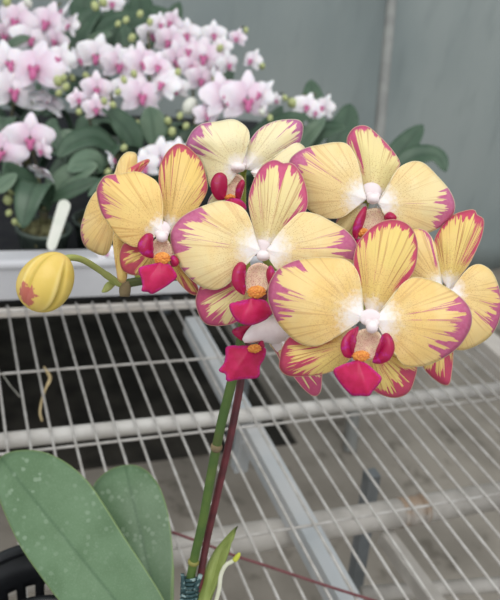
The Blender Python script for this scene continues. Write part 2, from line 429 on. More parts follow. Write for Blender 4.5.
def crown_at(px, d, z):
    k = (px - 250) / F; py = 300 - F * ((z - H) / d - k * cR.z + cB.z) / cU.z
    return P(px, py, d)
GROUP_BG = 'orchids on the rear bench'
def lookat(face, up, size, roll):
    zx = face.normalized(); xx = up.cross(zx).normalized(); yy = zx.cross(xx)
    return (Matrix((xx, yy, zx)).transposed().to_4x4() @ Matrix.Rotation(roll, 4, 'Z') @ Matrix.Scale(size, 4))
UPW = Vector((0, 0, 1))
def bg_plant(label, px, d, flowers, buds, leaves, filler=4, pot=None, seed=0, potlabel=None, zc=.12, spikes=True):
    r = random.Random(seed + 11); c = crown_at(px, d, zc); base = Vector((c.x, c.y, .001))
    if pot:
        pm = MB().lathe(base, [(.001, 0), (.033, 0), (.043, zc - .035), (.046, zc - .033), (.046, zc - .027), (.042, zc - .027), (.040, zc - .045), (.001, zc - .045)], 28)
        po = pm.build('plant_pot', M['potc'], org=base); tag(po, potlabel, 'pot', 'mossy pots behind the white rail')
        mo = MB().blob(base + Vector((0, 0, zc - .045)), (Vector((.0385, 0, 0)), Vector((0, .0385, 0)), Vector((0, 0, .026))), 22, 10,
                       fn=lambda q: 1 + .09 * math.sin(q[0] * 19) * math.cos(q[1] * 17))
        mo.build('moss', M['moss'], po)
    t = empty('moth_orchid', base + Vector((0, 0, zc - .04)) if pot else base); tag(t, label, 'orchid', GROUP_BG)
    MB().tube([c - Vector((0, 0, .05 if pot else zc - .003)), c + Vector((0, 0, .035 if zc < .1 else .01))], .007, 8).build('crown', M['spike'], t)
    for pts, wpx, d0, d1, mk in leaves:
        n = len(pts); w = [P(q[0], q[1], d0 + (d1 - d0) * i / (n - 1)) for i, q in enumerate(pts)]
        ribbon_leaf(t, w, wpx / F * (d0 + d1) / 2, M[mk], up=(UPW * .6 + cB * .8).normalized())
    for i in range(filler):
        a = 2 * PI * (i + r.random() * .6) / max(1, filler); L = r.uniform(.10, .15)
        dv = Vector((math.cos(a), math.sin(a) * .8, 0))
        w = [c, c + dv * L * .35 + UPW * r.uniform(.03, .06), c + dv * L * .75 + UPW * r.uniform(.03, .07), c + dv * L + UPW * r.uniform(-.01, .05)]
        ribbon_leaf(t, w, r.uniform(.020, .027), M['leafb'])
    if flowers:
        cen = [P(q[0], q[1], q[3] if len(q) > 3 and q[3] else d - .05) for q in flowers]
        order = sorted(range(len(cen)), key=lambda i: cen[i].z)
        if spikes:
            top = cen[order[-1]]; mid = sum(cen, Vector()) / len(cen)
            sp = [c, c.lerp(mid, .45) + Vector((0, .05, .03)), mid + Vector((0, .045, .0)), top + Vector((0, .04, .012))]
            MB().tube(spline(sp, 20), [.0028] * 10 + [.0022] * 10, 8).build('flower_stem', M['spike'], t)
        for i, q in enumerate(flowers):
            kind, yaw, pit = q[4], q[5], q[6]
            me, lm = BGP[kind]; size = 1.12 * q[2] / F * (cen[i] - CAM).dot(-cB)
            face = (Matrix.Rotation(math.radians(yaw + r.uniform(-22, 22)), 3, 'Z') @ (cB * .8 + Vector((0, -.3, .05)))) + Vector((0, 0, math.sin(math.radians(pit - 6 + r.uniform(-14, 14)))))
            fo = bpy.data.objects.new('flower', me); C.objects.link(fo); fo.parent = t
            mw = lookat(face, UPW, size, math.radians(r.uniform(-14, 14)))
            fo.matrix_local = Matrix.Translation(cen[i] - ORG[t.name]) @ mw; ORG[fo.name] = cen[i]
            lo = bpy.data.objects.new('lip', lm); C.objects.link(lo); lo.parent = fo
            if abs(yaw) < 80:
                pd = cen[i] - face.normalized() * .002; mb = MB().tube(spline([pd, pd + Vector((0, .015, -.004)), pd + Vector((0, .045, .0))], 6), .0012, 6)
                mb.build('stalk', M['spike'], t)
    for bx, by, br, wh in buds:
        b = P(bx, by, d - .055); o = bpy.data.objects.new('bud', BUDW if wh else BUDG); C.objects.link(o); o.parent = t
        sz = br / F * d; o.matrix_local = Matrix.Translation(b - ORG[t.name]) @ Matrix.Rotation(r.uniform(-.6, .6), 4, 'X') @ Matrix.Rotation(r.uniform(-.6, .6), 4, 'Y') @ Matrix.Scale(sz, 4)
        MB().tube(spline([b, b + Vector((.004, .02, .004)), b + Vector((.006, .045, -.004))], 5), .001, 6).build('bud_stalk', M['spike'], t)
    return t
# flowers: (px, py, radius px, depth or 0, kind, yaw, pitch)
D0 = 0
bg_plant('pink-lipped white orchid with seven flowers at the top left corner', 28, 1.56,
    [(17, 20, 19, D0, 0, 5, 0), (48, 22, 19, D0, 1, -8, 0), (4, 34, 14, D0, 0, 20, -10), (30, 38, 18, D0, 3, 10, 10), (56, 40, 13, D0, 1, -30, -15), (64, 12, 14, D0, 2, -65, 0), (70, 25, 12, D0, 2, -70, 0)],
    [(7, 2, 5, 0), (28, 3, 5, 1), (66, 47, 4, 0)], [([(72, 60), (78, 30), (100, 8)], 15, 1.58, 1.62, 'leafb'), ([(76, 55), (100, 38), (112, 36)], 9, 1.55, 1.5, 'leafb2'), ([(10, 60), (14, 45), (30, 38)], 9, 1.5, 1.45, 'leafb2')], 5, seed=1)
bg_plant('white orchid with a large pink-lipped bloom at the left picture edge', 8, 1.42,
    [(36, 68, 28, D0, 0, 0, 8), (8, 62, 20, D0, 3, 15, 0), (12, 90, 24, D0, 3, 20, 0), (47, 102, 17, D0, 2, 150, 10), (60, 58, 15, D0, 2, -30, 0)],
    [(58, 81, 5.5, 0), (66, 87, 4.5, 0), (59, 93, 4, 0), (64, 78, 4, 0)], [], 3, seed=2)
bg_plant('low orchid with magenta-lipped pink flowers and broad leaves above the white rail', 44, 1.24,
    [(30, 138, 22, D0, 0, 5, 0), (42, 150, 11, D0, 0, -45, -10), (2, 150, 23, D0, 0, 15, 0), (42, 172, 14, D0, 2, 160, 20)],
    [(8, 200, 6, 0), (9, 213, 4, 0), (15, 222, 4, 0), (21, 224, 3.5, 0), (12, 190, 5, 0)],
    [([(47, 199), (30, 190), (14, 176), (4, 162)], 15, 1.22, 1.16, 'leafb'), ([(-8, 192), (4, 185), (17, 174)], 9, 1.16, 1.16, 'leafb2'),
     ([(48, 200), (56, 175), (68, 150)], 8, 1.23, 1.27, 'leafb'), ([(49, 200), (70, 178), (98, 165)], 15, 1.22, 1.2, 'leafb2'),
     ([(52, 199), (75, 190), (100, 180)], 11, 1.2, 1.14, 'leafb')], 3, zc=.088, pot=True, potlabel='smoky mossy pot behind the white rail beside the white plant tag', seed=3)
bg_plant('small orchid with three pink flowers above arching dark leaves', 100, 1.30,
    [(97, 88, 15, D0, 1, 5, 0), (78, 99, 10, D0, 0, 30, -5), (96, 108, 13, D0, 0, -5, -8)],
    [(79, 112, 4, 0), (113, 105, 4, 0), (124, 80, 4, 0), (118, 92, 4, 0), (104, 101, 4, 0)],
    [([(138, 155), (128, 132), (112, 116), (102, 110)], 14, 1.3, 1.24, 'leafb'), ([(118, 152), (96, 138), (74, 143), (58, 158)], 13, 1.28, 1.22, 'leafb'),
     ([(98, 176), (84, 150), (62, 130)], 13, 1.3, 1.3, 'leafb2'), ([(105, 170), (90, 160), (68, 172)], 13, 1.25, 1.2, 'leafb2'), ([(60, 150), (52, 130), (54, 118)], 9, 1.32, 1.34, 'leafb')],
    4, zc=.088, pot=True, potlabel='dark mossy pot behind the white rail right of the plant tag', seed=4)
bg_plant('white orchid with a pure white bloom above the small pink trio', 118, 1.46,
    [(97, 55, 19, D0, 2, 15, 0), (119, 64, 17, D0, 1, 0, -5), (78, 60, 12, D0, 3, 60, 0), (125, 86, 14, D0, 2, 30, 20), (130, 58, 12, D0, 3, 0, 0)],
    [(95, 6, 5, 0), (103, 2, 5, 0), (132, 38, 4.5, 0), (126, 20, 4, 0), (118, 24, 3.5, 0), (140, 14, 4, 0), (150, 22, 4, 0), (86, 76, 4, 0), (72, 78, 4, 0)],
    [([(130, 70), (128, 40), (122, 22)], 8, 1.52, 1.55, 'leafb'), ([(110, 60), (130, 40), (150, 45)], 9, 1.55, 1.55, 'leafb'), ([(90, 40), (112, 22), (140, 12)], 10, 1.6, 1.65, 'leafb')], 4, seed=5)
bg_plant('pink-flushed orchid with one bloom above the upright oval leaf', 152, 1.36,
    [(143, 62, 18, D0, 1, 5, 5), (141, 95, 21, D0, 0, 8, 5), (164, 84, 17, D0, 3, -20, 5), (152, 34, 14, 1.5, 3, 0, 0), (158, 66, 14, D0, 1, 0, 0), (176, 88, 13, D0, 3, 10, 0)],
    [(190, 106, 9, 1), (180, 116, 4, 0), (168, 121, 4.5, 0), (186, 126, 4, 0), (134, 74, 4, 0), (137, 124, 4, 0), (178, 72, 4, 0), (172, 132, 5, 0)],
    [([(155, 145), (153, 125), (149, 106)], 15, 1.32, 1.3, 'leafb2'), ([(168, 160), (188, 138), (205, 128)], 12, 1.36, 1.36, 'leafb')], 4, seed=6)
bg_plant('tall orchid with a dense cluster of pink flowers in front of the sheeting', 196, 1.52,
    [(170, 41, 16, D0, 1, 0, 0), (176, 60, 17, D0, 0, 5, 0), (204, 56, 19, D0, 1, -6, 0), (201, 79, 15, D0, 0, 0, -8), (187, 34, 14, D0, 3, 10, 0), (190, 50, 15, D0, 1, -5, 0), (228, 64, 12, D0, 2, 50, 0), (237, 38, 9, D0, 0, -20, 0), (252, 60, 11, D0, 3, -30, 0), (214, 34, 12, D0, 3, 0, 0), (160, 24, 11, D0, 3, 20, 0), (172, 22, 12, D0, 1, -20, 0), (192, 66, 13, D0, 1, 10, 0), (216, 72, 11, D0, 2, 60, 0), (222, 46, 10, D0, 3, -30, 0)],
    [(262, 66, 4, 0), (220, 48, 4, 0), (215, 78, 4, 0), (246, 30, 3, 0)], [([(215, 110), (225, 80), (232, 60)], 9, 1.58, 1.6, 'leafb'), ([(180, 40), (165, 18), (150, 6)], 10, 1.66, 1.7, 'leafb')], 4, seed=7)
bg_plant('white orchid with two large magenta-lipped blooms behind the pale back flower', 238, 1.34,
    [(224, 96, 23, D0, 0, 6, 5), (247, 99, 25, D0, 0, -6, 5), (207, 114, 13, D0, 1, 10, -10), (262, 94, 15, D0, 3, -40, 0)],
    [(262, 112, 4, 1), (270, 118, 3.5, 0)], [([(240, 150), (268, 128), (282, 106)], 10, 1.36, 1.4, 'leafb'), ([(250, 150), (285, 122), (310, 118)], 11, 1.34, 1.3, 'leafb')], 5, seed=8)
bg_plant('small white-flowered orchid at the right end of the flower row', 318, 1.40,
    [(307, 106, 13, D0, 2, 20, 5), (324, 107, 12, D0, 3, -35, 5), (316, 112, 9, D0, 2, 0, 0), (276, 100, 7, D0, 3, 30, 0)],
    [(292, 103, 5.5, 0), (285, 98, 3.5, 0)],
    [([(316, 130), (313, 100), (311, 80)], 12, 1.46, 1.5, 'leafb'), ([(330, 150), (345, 125), (350, 104)], 14, 1.42, 1.46, 'leafb'), ([(300, 150), (322, 132), (346, 128)], 12, 1.38, 1.34, 'leafb'),
     ([(298, 155), (305, 140), (325, 118)], 9, 1.36, 1.34, 'leafb2')], 4, seed=9)
bg_plant('low white orchid blooming directly behind the golden left flower', 158, 1.275,
    [(144, 166, 15, 1.15, 2, 10, 5), (160, 157, 18, 1.18, 2, -5, 5), (177, 152, 14, 1.2, 3, 20, 0), (112, 160, 10, D0, 2, 90, 15), (106, 252, 9, 1.02, 2, 30, 30)],
    [(92, 183, 4, 0), (108, 172, 4, 0), (124, 148, 4, 0)], [([(150, 200), (118, 182), (88, 196)], 11, 1.15, 1.1, 'leafb'), ([(140, 210), (110, 205), (85, 215)], 10, 1.14, 1.1, 'leafb')], 4, pot=True, potlabel='dark pot behind the white rail behind the golden left flower', seed=10, spikes=False)
bg_plant('flowerless orchid with two broad leaves against the grey sheeting', 396, 1.42,
    [], [], [([(380, 182), (396, 158), (410, 140), (423, 125)], 13, 1.42, 1.46, 'leafb'), ([(388, 178), (412, 158), (436, 156), (446, 172)], 12, 1.4, 1.36, 'leafb'), ([(384, 180), (365, 165), (345, 160)], 13, 1.4, 1.36, 'leafb')], 2, seed=11, zc=.09)
bg_plant('leafy orchid in the shade between the two upper left flower groups', 92, 1.72,
    [(112, 3, 12, 1.7, 2, 20, 20)], [], [([(100, 60), (90, 28), (78, 8)], 17, 1.72, 1.75, 'leafb'), ([(105, 60), (120, 30), (150, 20)], 14, 1.72, 1.7, 'leafb'), ([(108, 66), (140, 40), (160, 8)], 13, 1.74, 1.8, 'leafb'), ([(90, 66), (60, 50), (40, 52)], 14, 1.7, 1.65, 'leafb'), ([(115, 50), (118, 20), (108, -12)], 15, 1.76, 1.8, 'leafb'), ([(120, 50), (140, 18), (138, -14)], 15, 1.78, 1.84, 'leafb'), ([(100, 44), (84, 8), (96, -16)], 15, 1.8, 1.84, 'leafb'), ([(125, 52), (165, 30), (180, 2)], 13, 1.78, 1.82, 'leafb'), ([(115, 52), (132, 36), (165, 42)], 14, 1.7, 1.7, 'leafb')], 5, seed=12, spikes=False)

# white plant tag
tp, bt = P(64, 206, 1.13), P(52, 244, 1.135); ax = (bt - tp).normalized(); sd = (cR - ax * cR.dot(ax)).normalized(); nr = ax.cross(sd)
M['tag'] = simple('tag_plastic', 'DFE2D6', 'E8E8DE', 40, .5)
v = []; f = []; HW = .0095
prof = [(-1 + .0, .0)]
outl = []
for k in range(13): an = PI * k / 12; outl.append((-math.cos(an) * HW, -math.sin(an) * HW))
Lt = (bt - tp).length
for k in range(13): an = PI * k / 12; outl.append((math.cos(an) * HW * .8, Lt + math.sin(an) * HW))
for zz in (-.0006, .0006):
    for a_, b_ in outl: v.append(tp + sd * a_ + ax * b_ + nr * zz)
n = len(outl); f = [tuple(range(n)), tuple(range(2 * n - 1, n - 1, -1))] + [(i, (i + 1) % n, n + (i + 1) % n, n + i) for i in range(n)]
tag(obj('plant_tag', v, f, M['tag'], smooth=False), 'blank white plastic plant tag leaning in front of the rear pots', 'plant tag')

# ------------------------------------------------------------------ the yellow orchid
potc = P(182, 700, .50); base = Vector((potc.x, potc.y, .001))
orchid = empty('moth_orchid', base + Vector((0, 0, .08)))
tag(orchid, 'yellow orchid with magenta-rimmed petals in front of the mesh bench', 'orchid')
pm = MB().lathe(base, [(.001, 0), (.034, 0), (.042, .082), (.045, .083), (.045, .09), (.0415, .09), (.039, .075), (.001, .072)], 32)
M['black'] = simple('black_plastic', '1E1F22', '2A2B2E', 40, .35, .5)
tag(pm.build('plant_pot', M['black'], org=base), 'black plastic pot holding the yellow orchid', 'pot')

def seg_dist(p, a, b):
    ab = b - a; t = max(0, min(1, (p - a).dot(ab) / max(1e-9, ab.length_squared))); return (a + ab * t - p).length
def sheet(name, parent, mat, out, depth, tilt=(0, 0), bulge=.0, lift=.0, curl=.0, marks=None, rib=None, wave=.0, seed=0, N=84, K=14, org_c=None, solid=.0007, fold=0.0, cs=None, nw=2):
    """a blade with the traced outline out (out[0] is its attachment): its own distance, tilt, bulge towards the front, curled rim"""
    b = Vector(out[0]); c0 = Vector(org_c or out[0])
    o2 = [Vector(q) for q in spline([(q[0], q[1], 0) for q in out] + [(out[0][0], out[0][1], 0)], N)]
    o2 = [Vector((q.x, q.y)) for q in o2]
    Ls = [0]
    for a, q in zip(o2, o2[1:]): Ls.append(Ls[-1] + (q - a).length)
    segs = list(zip(o2[2:-3], o2[3:-2]))
    far = max(o2, key=lambda q: (q - b).length); Lm = (far - b).length
    tip = Vector(rib) if rib else far; axd = (tip - b).normalized(); nrm = Vector((-axd.y, axd.x))
    V = []; A = {'pc': [], 'e': [], 'mk': [], 'fl': [], 'rib': []}; emax = 1
    rows = []
    for i in range(1, N - 1):
        for k in range(K + 1):
            s = (k / K) ** .8; q = b.lerp(o2[i], s)
            e = min(seg_dist(q, x, y) for x, y in segs) if k < K else 0.0
            emax = max(emax, e); mk = 0
            for mm in (marks or []):
                if len(mm) == 1: mk = max(mk, mm[0] * .85 * max(0, min(1, ((o2[i] - b).length / Lm - .38) / .3)))
                else:
                    dd = (o2[i] - Vector((mm[0], mm[1]))).length / (mm[2] * .82); mk = max(mk, mm[3] * max(0, 1 - dd ** 5))
            rows.append((q, s, e, mk, Ls[i], i))
    px = depth / F
    for q, s, e, mk, l, i in rows:
        rel = q - c0; en = e / emax; sl = min(1, (q - b).length / Lm)
        side = (q - b).dot(nrm)
        d = depth + (tilt[0] * rel.x + tilt[1] * rel.y) * px - bulge * (math.sin(PI * min(1, en) * .5)) - lift * min(1, sl * 2.2)
        d += curl * (1 - en) ** 2 * sl * sl + wave * math.sin(nw * 2 * PI * l / Ls[-1] + seed) * sl * sl + fold * abs(side) * px - (rib is not None) * 0
        V.append(P(q.x, q.y, d)); bdv = (q - b).length / Lm; A['pc'].append((l, bdv, seed * 7.31)); A['e'].append(e); A['mk'].append(mk); A['fl'].append((q.x + seed * 53, q.y, seed * 3.0)); A['rib'].append(abs(side))
    nf = []; R = K + 1
    for i in range(N - 3):
        for k in range(K):
            a = i * R + k; nf.append((a, a + 1, a + R + 1, a + R))
    o = obj(name, V, nf, mat, parent, org=P(out[0][0], out[0][1], depth), attrs=A, solid=solid)
    return o

def flower(cx, cy, d, stem, column=None, hidden_col=False):
    """the flower's stalk; sepals, petals, lip and column hang under it"""
    c = P(cx, cy, d + .012); e = Vector(stem)
    mid = (c + e) / 2 + Vector((0, .004, -.006)); m2 = MB().tube(spline([c - cB * .006, c - cB * .014, mid, e], 14), [.0026, .0024] + [.0019] * 12, 10)
    return m2.build('flower', M['stalk'], orchid, org=c)
def column(fl, cx, cy, d, rx, ry, rz=None):
    rx *= .72; ry *= .85; px = d / F; b = MB()
    b.blob(P(cx, cy, d), (cR * rx * px, cU * ry * px, cB * (rz or rx) * px), 20, 14, fn=lambda q: 1 + .12 * q[0] * q[0] - .1 * (q[1] < -.6))
    b.blob(P(cx - rx * .55, cy - ry * .55, d + .003), (cR * rx * .8 * px, cU * ry * .6 * px, cB * rx * .45 * px), 14, 10)
    b.blob(P(cx + rx * .55, cy - ry * .55, d + .003), (cR * rx * .8 * px, cU * ry * .6 * px, cB * rx * .45 * px), 14, 10)
    b.blob(P(cx - 2, cy - ry * 1.3, d + .0052), (cR * 11 * px, cU * 9 * px, cB * 3.2 * px), 20, 12)
    b.build('column', M['column'], fl)
def callus(fl, cx, cy, d, rx, ry):
    px = d / F; b = MB(); r = random.Random(int(cx))
    b.blob(P(cx, cy, d), (cR * rx * px, cU * ry * px, cB * rx * .45 * px), 26, 16, fn=lambda q: 1 + .12 * math.sin(q[0] * 11) * math.sin(q[1] * 12 + 1))
    for k in range(16):
        a = r.uniform(0, 2 * PI); t = r.uniform(.2, .95)
        b.blob(P(cx + rx * .85 * t * math.cos(a), cy + ry * .85 * t * math.sin(a), d - rx * .38 * px * (1 - t * t * .6)), (cR * 1.5 * px, cU * 1.5 * px, cB * 1.5 * px), 8, 6)
    b.build('callus', M['callus'], fl)

ST = {}
# two flower stems
green = [P(186, 640, .512), P(188, 596, .505), P(194, 560, .495), P(203, 520, .482), P(212, 470, .468), P(221, 425, .455), P(231, 385, .445), P(240, 345, .438), P(243, 305, .438), P(232, 282, .44), P(205, 276, .445), P(165, 277, .448), P(140, 281, .448), P(124, 284, .445)]
red = [P(196, 640, .513), P(199, 590, .505), P(206, 545, .497), P(216, 500, .484), P(228, 448, .469), P(238, 398, .460), P(247, 345, .455), P(262, 300, .45), P(292, 262, .45), P(330, 248, .452), P(380, 262, .452), P(420, 280, .45), P(440, 290, .448)]
def stem_mat():
    t = NT('stem_green'); o = t.oc(); c = t.mix(t.ramp(t.noise(o, 60, 3), .35, .65), '4A6530', '586F33'); c = t.mix(t.ramp(t.noise(o, 22, 2), .52, .7, 0, .5), c, '473B2C'); return t.col(c, .45, .4)
M['stem'] = stem_mat(); M['stemred'] = simple('stem_red', '70343A', '552A2F', 60, .45); M['node'] = simple('node_brown', '8A7A5A', '6B5B45', 80, .7); M['yellowish'] = simple('node_yellow', '8F8A48', '7C7A3C', 80, .6)
gs = MB().tube(spline(green, 90), [.0031] * 12 + [.0029] * 46 + [.0027] * 32, 14).build('flower_stem', M['stem'], orchid)
rs = MB().tube(spline(red, 90), [.0024] * 50 + [.0022] * 40, 12).build('flower_stem', M['stemred'], orchid); rs['label'] = 'dark red flower stem'
def node(p, t, r, mat, L=.003):
    t = t.normalized(); MB().tube([p - t * L, p - t * L * .4, p + t * L * .4, p + t * L], [r * .98, r * 1.18, r * 1.18, r * .98], 14).build('stem_node', mat, gs)
node(P(216.5, 447, .461), P(221, 425, .455) - P(212, 470, .468), .0031, M['node'], .0022)
node(P(193.5, 562, .4955), P(203, 520, .482) - P(190, 590, .5), .0032, M['yellowish'], .0016)
node(P(125, 289, .445), P(125, 279, .445) - P(124, 298, .445), .0029, M['node'], .0045)

# ---- front right flower
D = .355
fl = flower(366, 318, D, P(385, 265, .451))
sheet('sepal', fl, M['s1'], [(369, 318), (364, 303), (360, 290), (355, 272), (354, 257), (359, 242), (370, 229), (383, 221.5), (396, 220), (408, 225), (415, 235), (417.5, 250), (414, 270), (405, 283), (393, 300), (382, 314)], D + .008, (.0, -.18), .004, 0, .006, [(9,), (385, 220, 45, 13), (414, 255, 30, 11), (356, 255, 22, 9)], seed=1, wave=.001)
sheet('sepal', fl, M['s1'], [(360, 340), (352, 328), (335, 330), (312, 335), (292, 336), (283, 347), (280, 360), (280, 368), (287, 375), (302, 376), (322, 374), (336, 369), (349, 360)], D + .007, (-.05, .05), .003, 0, .006, [(4,), (280, 358, 30, 20), (295, 376, 26, 7)], seed=2, wave=.0012)
sheet('sepal', fl, M['s1'], [(369, 345), (364, 362), (368, 380), (375, 391), (390, 397), (402, 396), (410, 390), (414.5, 378), (416.5, 366), (410, 352), (390, 342)], D + .008, (.05, .1), .003, 0, .005, [(8,), (410, 392, 30, 20)], seed=3)
sheet('petal', fl, M['p1'], [(364, 318), (362, 300), (359, 276), (348, 261), (327, 257.5), (305, 259), (292, 262), (278, 270), (270, 283), (268, 296), (271, 308), (277, 321), (286, 332), (298, 342), (313, 346), (327, 342), (340, 334), (352, 325)], D, (-.10, -.02), .004, .004, .007, [(269, 295, 36, 22), (290, 263, 10, 20)], seed=4, wave=.0016)
sheet('petal', fl, M['p1'], [(374, 320), (380, 312), (390, 300), (400, 286), (412, 278), (426, 279), (442, 285), (460, 297), (470, 310), (471, 325), (463, 341), (452, 352), (437, 361), (422, 366), (407, 366), (398, 359), (392, 347), (384, 333)], D, (.10, -.02), .004, .004, .007, [(471, 322, 34, 23), (455, 350, 20, 20)], seed=5, wave=.0016)
def lip(fl, mid, d, tilt, lobes, thr, fold=-.5, seed=0, lab=None):
    o = sheet('lip', fl, M['lip'], mid, d, tilt, .002, 0, .001, seed=seed, N=60, K=10, solid=.001, fold=.35)
    for k, (lb, dt) in enumerate(lobes): sheet('lip_lobe', fl, M['lobe'], lb, d + dt, ((.35, -.35)[k], 0), .0016, .0015, .001, seed=seed + k + 1, N=50, K=8, solid=.0009)
    if thr: sheet('throat', fl, M['throat'], thr, d + .007, (0, 0), -.003, 0, 0, seed=seed + 4, N=44, K=8, solid=.0008)
lip(fl, [(358, 361), (349, 363), (341, 366), (334, 371), (341.5, 384), (352, 394.5), (360, 395), (368.5, 395.5), (372, 391), (377.5, 385), (381, 378), (374, 371), (366, 364)], D - .010, (0, -.25),
    [([(353, 357), (349, 357.5), (344, 356), (341, 348), (343, 339), (350, 331), (357.5, 327), (358, 327.3), (353.5, 333), (350, 341), (350, 350)], .004), ([(373, 362), (380, 363.5), (389, 359.5), (394, 349), (392, 339), (387, 333.5), (382, 335.5), (382, 336), (383.5, 345), (379, 354)], .004)],
    [(365, 360), (353, 358), (351, 346), (356, 334), (366, 329), (379, 333), (382, 345), (376, 357)], seed=20)
column(fl, 372, 327, D - .006, 7.5, 8.5); callus(fl, 361, 356, D - .0095, 9, 5.5)

# ---- centre flower
D = .385
fl = flower(262, 250, D, P(285, 268, .45))
sheet('sepal', fl, M['s2'], [(265, 252), (259, 247), (255, 232), (250, 213), (249, 197), (254, 180), (262, 166.5), (272, 160.5), (278, 161), (283, 163.5), (289, 163), (295, 166), (302.5, 177), (307, 193), (306.5, 209), (298, 220), (283, 236), (271, 250)], D + .008, (0, -.15), .004, 0, .006, [(8,), (275, 160, 36, 13), (306, 195, 24, 11), (283, 163, 7, 30)], seed=6, wave=.001)
sheet('sepal', fl, M['s2'], [(257, 275), (240, 278), (225, 281), (206, 280), (198, 292), (196, 303), (200, 316), (207, 324), (220, 325.5), (236, 322), (250, 311), (258, 295)], D + .007, (-.05, .1), .003, 0, .005, [(7,), (200, 312, 30, 22)], seed=7)
sheet('sepal', fl, M['s2'], [(268, 275), (285, 280), (300, 295), (305, 312), (295, 318), (280, 306), (270, 290)], D + .007, (.1, .1), .002, 0, .003, [(7,)], seed=8)
sheet('petal', fl, M['p2'], [(260, 250), (254, 232), (247, 213), (237, 204.5), (222, 201), (208, 204.5), (192, 211), (180, 219), (172, 230), (171, 242), (175, 256), (182, 269), (192, 280), (203, 287), (216, 289.5), (228, 284), (236, 272), (246, 261)], D, (-.08, -.02), .004, .004, .007, [(173, 236, 24, 22), (188, 214, 18, 16), (183, 270, 3, 9), (192, 280, 2.5, 7)], seed=9, wave=.0015)
sheet('petal', fl, M['p2'], [(267, 250), (275, 238), (286, 225), (300, 213), (315, 214), (330, 221), (345, 230), (355, 241), (357, 251), (353, 263), (340, 275), (320, 284), (300, 283), (280, 272), (271, 262)], D + .001, (.08, -.02), .004, .004, .007, [(354, 244, 22, 26)], seed=10, wave=.0015)
lip(fl, [(251, 299), (241, 303.5), (230, 304.5), (233.5, 316), (241, 323), (252, 324.5), (264, 320), (269, 316), (272.5, 312), (269, 306), (264, 300.5)], D - .010, (0, -.25),
    [([(244, 294.5), (239, 292), (235, 288), (232, 280), (234, 269), (240, 262.5), (245.5, 265.5), (244.5, 272), (243.5, 280), (245.5, 287)], .004), ([(271, 287), (268, 281), (267, 272), (271, 266), (275, 276)], .005)],
    [(257, 292), (247, 292), (246, 278), (249, 268), (259, 263), (269, 268), (269, 280), (266, 291)], seed=30)
column(fl, 263, 256, D - .001, 8, 7); callus(fl, 256.5, 292, D - .0095, 9.5, 6.5)

# ---- golden flower on the left
D = .395
fl = flower(164, 234, D, P(172, 276, .447))
sheet('sepal', fl, M['s3'], [(168, 230), (163, 214), (161, 198), (159, 182), (160, 167), (166, 154), (172, 147.5), (178, 144), (186, 146), (193, 152), (201, 161), (206, 177), (207, 190), (201, 203), (190, 218), (178, 228)], D + .007, (.05, -.15), .004, 0, .006, [(6,), (176, 144, 34, 11), (206, 180, 20, 8)], seed=11)
sheet('sepal', fl, M['s3'], [(156, 248), (142, 244), (126, 243), (121, 250), (120, 260), (123, 270), (132, 274.5), (142, 274), (154, 266), (160, 257)], D + .006, (-.05, .05), .002, 0, .004, [(5,), (120, 262, 24, 17)], seed=12)
sheet('sepal', fl, M['s3'], [(168, 252), (177, 258), (187, 271), (196, 284), (198.5, 294), (190, 293), (179, 282), (171, 270)], D + .010, (.1, .1), .002, 0, .003, [(3,), (196, 292, 14, 8)], seed=13)
sheet('petal', fl, M['p3'], [(163, 232), (162.5, 216), (162, 198), (158, 184), (150, 177), (137, 172), (121, 174), (107, 175.5), (101, 181), (97, 190), (98.5, 202), (102, 213), (108, 223), (117, 236), (126, 243), (137, 247), (146, 240), (155, 235)], D, (-.12, -.02), .004, .004, .006, [(98, 195, 20, 14), (108, 175, 10, 12), (106, 213, 8, 10)], seed=14, wave=.0012)
sheet('petal', fl, M['p3'], [(170, 232), (185, 222), (204, 213), (222, 218), (226, 236), (218, 254), (197, 262), (180, 254)], D + .004, (.1, 0), .003, .003, .005, [(224, 235, 20, 14)], seed=15)
lip(fl, [(160, 263), (149, 265.5), (139, 269), (142, 279), (143, 286.5), (142, 291), (148, 291.5), (152, 293.5), (161, 289), (170, 283), (176.5, 277), (174, 271), (168, 264)], D - .010, (0, -.25),
    [([(153, 257.5), (147, 257), (141, 253), (138, 246), (141, 239), (147, 234), (152.5, 235), (152, 242), (151, 250)], .004), ([(172, 266), (170.5, 260), (172, 256), (176, 257), (178.5, 262), (176, 266)], .004)],
    [(163, 260), (153, 258), (152, 248), (155, 240), (163, 237), (170, 244), (173, 255), (170, 262)], seed=40)
column(fl, 162, 237, D - .005, 7.5, 7); callus(fl, 162, 258.5, D - .0095, 8.5, 6.5)

# ---- pale flower at the back
D = .435
fl = flower(243, 168, D, P(252, 292, .455))
sheet('sepal', fl, M['p4'], [(245, 169), (243, 160), (245, 151), (251, 139), (261, 128), (275, 121.5), (290, 119.5), (300, 121), (303, 128), (300, 142), (291, 152), (276, 161), (258, 170)], D + .004, (.1, -.1), .004, 0, .004, [(4,), (302, 128, 20, 12), (255, 133, 18, 5)], seed=16)
sheet('petal', fl, M['p4'], [(251, 172), (268, 163), (284, 150), (297, 143), (306, 150), (309, 165), (302, 184), (283, 196), (264, 189)], D + .001, (.12, 0), .004, .002, .004, [(300, 190, 14, 10)], seed=17)
sheet('petal', fl, M['p4'], [(240, 170), (244, 156), (249, 142), (248.5, 131), (242, 123.5), (232, 119.5), (216, 122), (202, 124), (192, 132), (186, 146), (192, 151), (200, 158), (206, 172), (210, 186), (217, 192), (227, 186), (234, 177)], D, (-.1, -.05), .004, .003, .006, [(190, 137, 22, 18), (204, 124, 10, 9)], seed=18, wave=.0012)
sheet('sepal', fl, M['p4'], [(236, 180), (222, 186), (211, 196), (208, 208), (218, 212), (232, 204)], D + .006, (0, .1), .002, 0, .003, [(4,)], seed=19)
